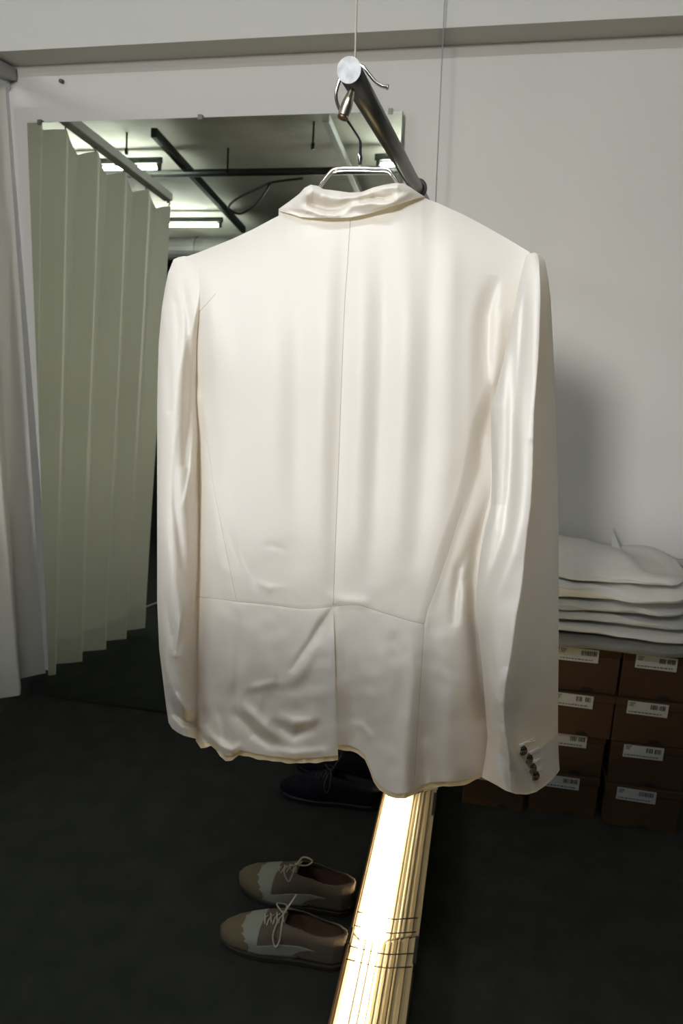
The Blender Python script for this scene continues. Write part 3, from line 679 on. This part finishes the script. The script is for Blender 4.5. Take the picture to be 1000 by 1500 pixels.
# sleeves -----------------------------------------------------------
def build_sleeve(rows, cuff, topf, Yc, Ry, peak, folds, name='sleeve', v_n=520, nu=150, sharp=1.08, seams=(), tilt=((0, 0), (2000, 0))):
    """rows: (py, left px, right px); front half uses a ridge at 'peak' (fraction)"""
    fr = np.concatenate([np.linspace(0, 1, nu)]); 
    u, v = np.broadcast_arrays(fr[None, :], np.linspace(0, 1, v_n)[:, None])
    ue = .5-.5*np.cos(PI*u)                       # denser toward the edges
    py = 380+770*v
    for _ in range(12):
        xl = interp(py, [(a, b) for a, b, c in rows]); xr = interp(py, [(a, c) for a, b, c in rows])
        px = xl+(xr-xl)*ue
        top = interp(px, topf); bot = interp(px, cuff); py = top+(bot-top)*v
    s = ue; pk = interp_s(py, peak)
    hl = np.sqrt(np.clip(1-(1-np.clip(s/pk, 0, 1))**2, 0, 1))
    q = np.clip((s-pk)/(1-pk), 0, 1)
    hr = (1-q**sharp)*.9+.1*np.sqrt(np.clip(1-q*q, 0, 1))
    h = np.where(s < pk, hl, hr)
    R = interp_s(py, Ry); C0 = interp_s(py, Yc)
    capf = 1-np.exp(-np.clip(py-top, 0, None)/16)
    TL = interp_s(py, tilt)*capf
    C0 = C0+TL*np.clip((s-pk)/(1-pk), 0, 1)
    Y = C0-R*h*(.25+.75*capf)-field(px, py, folds)*np.clip(h*3, 0, 1)-field(px, py, seams)
    Y = Y-.0016*wobble(px, py, .035, 5.5)*np.clip(h*3, 0, 1)*smooth(py, 600, 900)
    Pf = at(px, py, Y)
    # back half of the tube
    ub = np.linspace(1, 0, 50)[1:-1]; ub = .5-.5*np.cos(PI*ub)
    ub, vb = np.broadcast_arrays(ub[None, :], np.linspace(0, 1, v_n)[:, None]); pyb = 380+770*vb
    for _ in range(12):
        xl = interp(pyb, [(a, b) for a, b, c in rows]); xr = interp(pyb, [(a, c) for a, b, c in rows]); pxb = xl+(xr-xl)*ub
        tb = interp(pxb, topf); pyb = tb+(interp(pxb, cuff)-4-tb)*vb
    hb = np.sqrt(np.clip(1-(2*ub-1)**2, 0, 1))
    Yb = interp_s(pyb, Yc)+interp_s(pyb, Ry)*.85*hb*(1-np.exp(-np.clip(pyb-tb, 0, None)/16))
    Yb = Yb+interp_s(pyb, tilt)*(1-np.exp(-np.clip(pyb-tb, 0, None)/16))*ub
    Pb = at(pxb, pyb, Yb)
    P = np.concatenate([Pf, Pb], 1)
    b = MB().grid(P, True)
    o = b.build(name, m_crepe, jk, smooth=True)
    # cuff turn-in
    Pi = P[-40:].copy(); ctr = Pi.mean(1, keepdims=True); Pi = ctr+(Pi-ctr)*.975; Pi[:, :, 2] += .001
    MB().grid(Pi, True).build('cuff_lining', m_lining, o, smooth=True)
    return o
RROWS = [(366, 776, 788), (372, 771, 793), (382, 768, 798), (410, 761, 803), (440, 755, 806.5), (530, 736, 811), (600, 719, 814), (620, 719, 814.5), (700, 720, 817), (740, 719, 817), (775, 710, 818), (820, 702, 818), (860, 698, 818), (900, 698, 818), (960, 704, 818), (1030, 710, 817), (1080, 714, 817), (1105, 711, 818), (1140, 705, 820), (1180, 703, 820)]
RTOP = [(700, 366), (768, 378), (774, 372), (780, 370), (787, 372), (795, 379), (806, 420), (820, 440)]
RTOP = [(755, 380), (768, 375), (776, 371), (783, 370), (790, 373), (798, 380), (820, 384)]
RCUFF = [(700, 1136), (706, 1139), (725, 1149), (740, 1158), (755, 1163), (772, 1164), (785, 1160), (797, 1152), (808, 1142), (816, 1133), (822, 1124)]
RF = [
 ([(771, 415, 0), (766, 450, -.007), (763, 500, -.008), (760, 560, -.006), (756, 600, -.003)], 5, 7),
 ([(783, 400, 0), (784, 470, .005), (782, 560, .006), (778, 640, .003)], 9, 9),
 ([(796, 400, 0), (797, 450, -.004), (799, 520, -.003), (800, 600, 0)], 5, 5),
 ([(745, 470, 0), (742, 520, .004), (737, 560, .003), (736, 620, 0)], 7, 6),
 ([(752, 505, 0), (745, 517, -.002), (736, 522, 0)], 4, 4),
 ([(756, 480, 0), (752, 540, -.010), (750, 600, -.016), (749, 660, -.020), (746, 720, -.022), (738, 780, -.020), (722, 830, -.014), (705, 870, -.004)], 9, 8),
 ([(764, 560, 0), (768, 620, .003), (768, 700, .006), (762, 760, .008), (750, 810, .009), (730, 860, .008), (712, 905, .004)], 9, 14),
 ([(728, 600, 0), (728, 680, .004), (724, 760, .005), (712, 800, .002)], 5, 5),
 ([(716, 790, 0), (708, 812, .003), (704, 840, 0)], 5, 5),
 # forearm
 ([(735, 900, 0), (742, 940, -.004), (738, 975, -.005), (724, 1000, 0)], 9, 9),
 ([(714, 990, 0), (720, 1015, .004), (728, 1028, .003), (738, 1034, 0)], 7, 7),
 ([(712, 1035, 0), (720, 1050, -.004), (732, 1062, -.003), (742, 1070, 0)], 6, 6),
 ([(728, 1090, 0), (738, 1110, -.005), (745, 1130, -.005), (748, 1155, -.002)], 5, 7),
 ([(712, 1090, 0), (722, 1110, .003), (735, 1140, .005), (745, 1160, .004)], 7, 5),
 ([(745, 1095, 0), (752, 1115, .003), (760, 1135, 0)], 5, 5),
]
RS = [seamf([(741, 1072), (748, 1090), (755, 1104), (764, 1122), (772, 1138), (780, 1158)], -.003, 1.6),
      seamf([(718, 600), (730, 590)], -.001, 1.3), seamf([(768, 395), (757, 440), (740, 518), (724, 588)], -.002, 1.6)]
right = build_sleeve(RROWS, RCUFF, RTOP, [(370, .862), (500, .856), (620, .850), (800, .846), (1160, .842)], [(370, .034), (450, .060), (600, .076), (800, .098), (1000, .098), (1160, .074)],
    [(370, .70), (500, .70), (600, .66), (680, .62), (760, .58), (860, .55), (950, .40), (1010, .28), (1060, .24), (1110, .33), (1170, .40)], RF, seams=RS, tilt=((370, .0), (450, .012), (560, .034), (680, .058), (1000, .06), (1160, .04)))
LROWS = [(372, 262, 285), (380, 254, 298), (400, 246, 304), (425, 241, 304), (450, 237, 302), (500, 232.5, 296), (560, 230.5, 291), (600, 230, 291), (700, 230, 292), (800, 230, 292), (880, 230, 291), (950, 233, 291), (1000, 239, 291), (1040, 244, 290), (1060, 247, 290), (1090, 256, 290)]
LTOP = [(235, 392), (246, 386), (254, 380), (262, 376.5), (270, 375), (282, 377), (292, 380), (306, 384)]
LCUFF = [(240, 1050), (247, 1059), (252, 1067), (260, 1073), (270, 1078), (286, 1082), (295, 1082)]
LF = [
 ([(265, 400, 0), (270, 430, -.004), (276, 470, -.006), (276, 520, -.005), (276, 570, -.008), (272, 640, -.006), (270, 680, -.004)], 6, 6),
 ([(246, 420, 0), (258, 445, -.003), (262, 480, -.003), (258, 540, 0)], 6, 6),
 ([(240, 480, 0), (246, 540, -.003), (247, 600, -.003)], 6, 6),
 ([(283, 600, 0), (284, 640, .004), (280, 690, .006), (272, 730, .004), (266, 748, 0)], 4, 5),
 ([(262, 640, -.001), (256, 700, -.004), (257, 740, -.007), (263, 790, -.008), (268, 830, -.004)], 6, 7),
 ([(282, 700, 0), (280, 750, -.005), (284, 790, -.003)], 5, 5),
 ([(240, 740, .001), (245, 800, .005), (252, 850, .005), (262, 885, .003)], 10, 8),
 ([(238, 860, 0), (246, 900, -.006), (252, 930, -.008), (256, 950, -.003)], 6, 7),
 ([(282, 850, 0), (272, 890, .005), (264, 920, .006), (256, 960, .004)], 6, 6),
 ([(274, 870, 0), (268, 910, -.005), (262, 945, -.004), (260, 970, 0)], 4, 5),
 ([(238, 950, .002), (245, 985, .007), (255, 1015, .010), (270, 1035, .010), (286, 1042, .008)], 8, 6),
 ([(262, 960, 0), (268, 985, -.006), (278, 1010, -.007), (286, 1020, -.005)], 8, 8),
 ([(243, 1020, -.004), (255, 1045, -.010), (270, 1056, -.011), (286, 1060, -.010)], 6, 9),
]
left = build_sleeve(LROWS, LCUFF, LTOP, [(370, .866), (500, .866), (620, .868), (1100, .866)], [(370, .022), (410, .034), (460, .046), (600, .056), (900, .060), (1000, .055), (1040, .045), (1100, .03)],
    [(370, .80), (450, .80), (520, .55), (600, .42), (900, .45), (1100, .5)], LF, sharp=1.8)

# collar -------------------------------------------------------------
def build_collar():
    nu, nv = 300, 150
    CT = [(408, 306), (425, 294), (438, 284), (446, 275), (455, 270.5), (464, 272), (474, 277), (490, 279), (512, 282), (530, 281), (545, 275), (560, 271), (578, 268), (592, 269), (602, 275), (612, 282), (622, 288)]
    CBm = [(408, 309), (425, 313), (440, 318), (460, 319), (480, 319), (500, 319), (515, 318), (540, 313), (560, 307), (580, 300), (600, 294), (612, 290), (622, 289)]
    px, v = np.broadcast_arrays(np.linspace(408, 622, nu)[None, :], np.linspace(0, 1, nv)[:, None])
    ct, cb = interp(px, CT), interp(px, CBm)
    ends = np.clip(np.minimum(px-408, 622-px)/40, 0, 1)**.6
    # v 0..0.6 outer face bottom->top, 0.6..1 rolls over and drops inside
    vo = np.clip(v/.6, 0, 1); vi = np.clip((v-.6)/.4, 0, 1)
    py = cb+(ct-cb)*np.sin(vo*PI/2)+vi**2*22
    base = .862-ends*(.047-.008*vo)
    Y = base+ends*(.030*np.sin(vi*PI/2))-ends*.003*np.sin(vo*PI)
    F = [([(428, 300, .0), (446, 285, .006), (458, 278, .008), (470, 284, .004)], 10, 10),
         ([(450, 296, -.001), (462, 301, -.007), (480, 306, -.010), (500, 305, -.009), (512, 299, -.006), (530, 296, -.003)], 6, 7),
         ([(436, 306, 0), (455, 309, .003), (470, 314, .004), (492, 315, .003)], 5, 5),
         ([(478, 288, .002), (500, 291, .005), (520, 289, .005), (538, 284, .002)], 6, 6),
         ([(530, 292, -.003), (548, 289, -.008), (562, 290, -.008), (572, 287, -.004)], 4, 4),
         ([(500, 308, .003), (516, 300, .007), (540, 298, .007), (566, 298, .006), (585, 290, .004), (600, 284, .001)], 6, 5),
         ([(545, 279, .001), (565, 275, .005), (582, 274, .005), (596, 280, .002)], 6, 6),
         ([(520, 309, 0), (545, 306, .002), (575, 298, .002)], 4, 4),
         ([(425, 309, -.001), (440, 313, -.005), (455, 316, -.003)], 3, 4)]
    Y = Y-1.5*field(px, py, F)*(1-vi)
    Y = Y-.0018*wobble(px, py, .05, 2.2)
    b = MB().grid(at(px, py, Y)); b.build('collar', m_crepe, jk, smooth=True)
build_collar()

# cuff buttons on the right sleeve ------------------------------------
def surf_Y(px, py):
    # front depth of the right sleeve at a pattern point, by nearest vertex
    return None
vs = np.array([tuple(v.co) for v in right.data.vertices])
def on_sleeve(px, py):
    d = at(px, py, .8)-CAM; d /= np.linalg.norm(d); w_ = vs-CAM; t = w_@d
    dist = np.linalg.norm(w_-t[:, None]*d, axis=1); k = np.where(dist < .0035)[0]
    k = k[np.argmin(t[k])] if len(k) else np.argmin(dist)
    return vs[k]
dv = -F_
for (x, y, tl) in ((768.5, 1099, .5), (776.5, 1112, .2), (782, 1124.5, -.1), (786, 1137, .1)):
    p = Vector(on_sleeve(x, y))+Vector(dv)*.0016; n = (Vector(dv)+Vector((tl*.5, 0, .25))).normalized()
    b = MB(); q = [p-n*.0012, p-n*.0010, p+n*.0008, p+n*.0014, p+n*.0010, p+n*.0008]
    b.tube(q, [.0055, .0062, .0062, .0053, .0042, .0005], 28); b.build('button', m_horn, right, smooth=True)
for (x0, y0, x1, y1) in ((764, 1092, 786, 1083), (779, 1104, 792, 1097), (785, 1116, 796, 1110), (789, 1129, 797, 1124)):
    pts = [Vector(on_sleeve(x0+(x1-x0)*t, y0+(y1-y0)*t))+Vector(dv)*.0012 for t in (0, .5, 1)]
    pts2 = [Vector(on_sleeve(x0+(x1-x0)*t, y0+2.6+(y1-y0)*t))+Vector(dv)*.0012 for t in (1, .5, 0)]
    MB().tube(pts+pts2, .00055, 6).build('buttonhole_stitching', m_thread, right, smooth=True)
# ------------------------------------------------------------------ render look
w = bpy.data.worlds.new('world'); scn.world = w; w.use_nodes = True
w.node_tree.nodes['Background'].inputs[0].default_value = (.5, .5, .5, 1); w.node_tree.nodes['Background'].inputs[1].default_value = .1
scn.view_settings.view_transform = 'Standard'; scn.view_settings.look = 'None'; scn.view_settings.gamma = 1
scn.view_settings.use_curve_mapping = False; scn.view_settings.exposure = 0.35
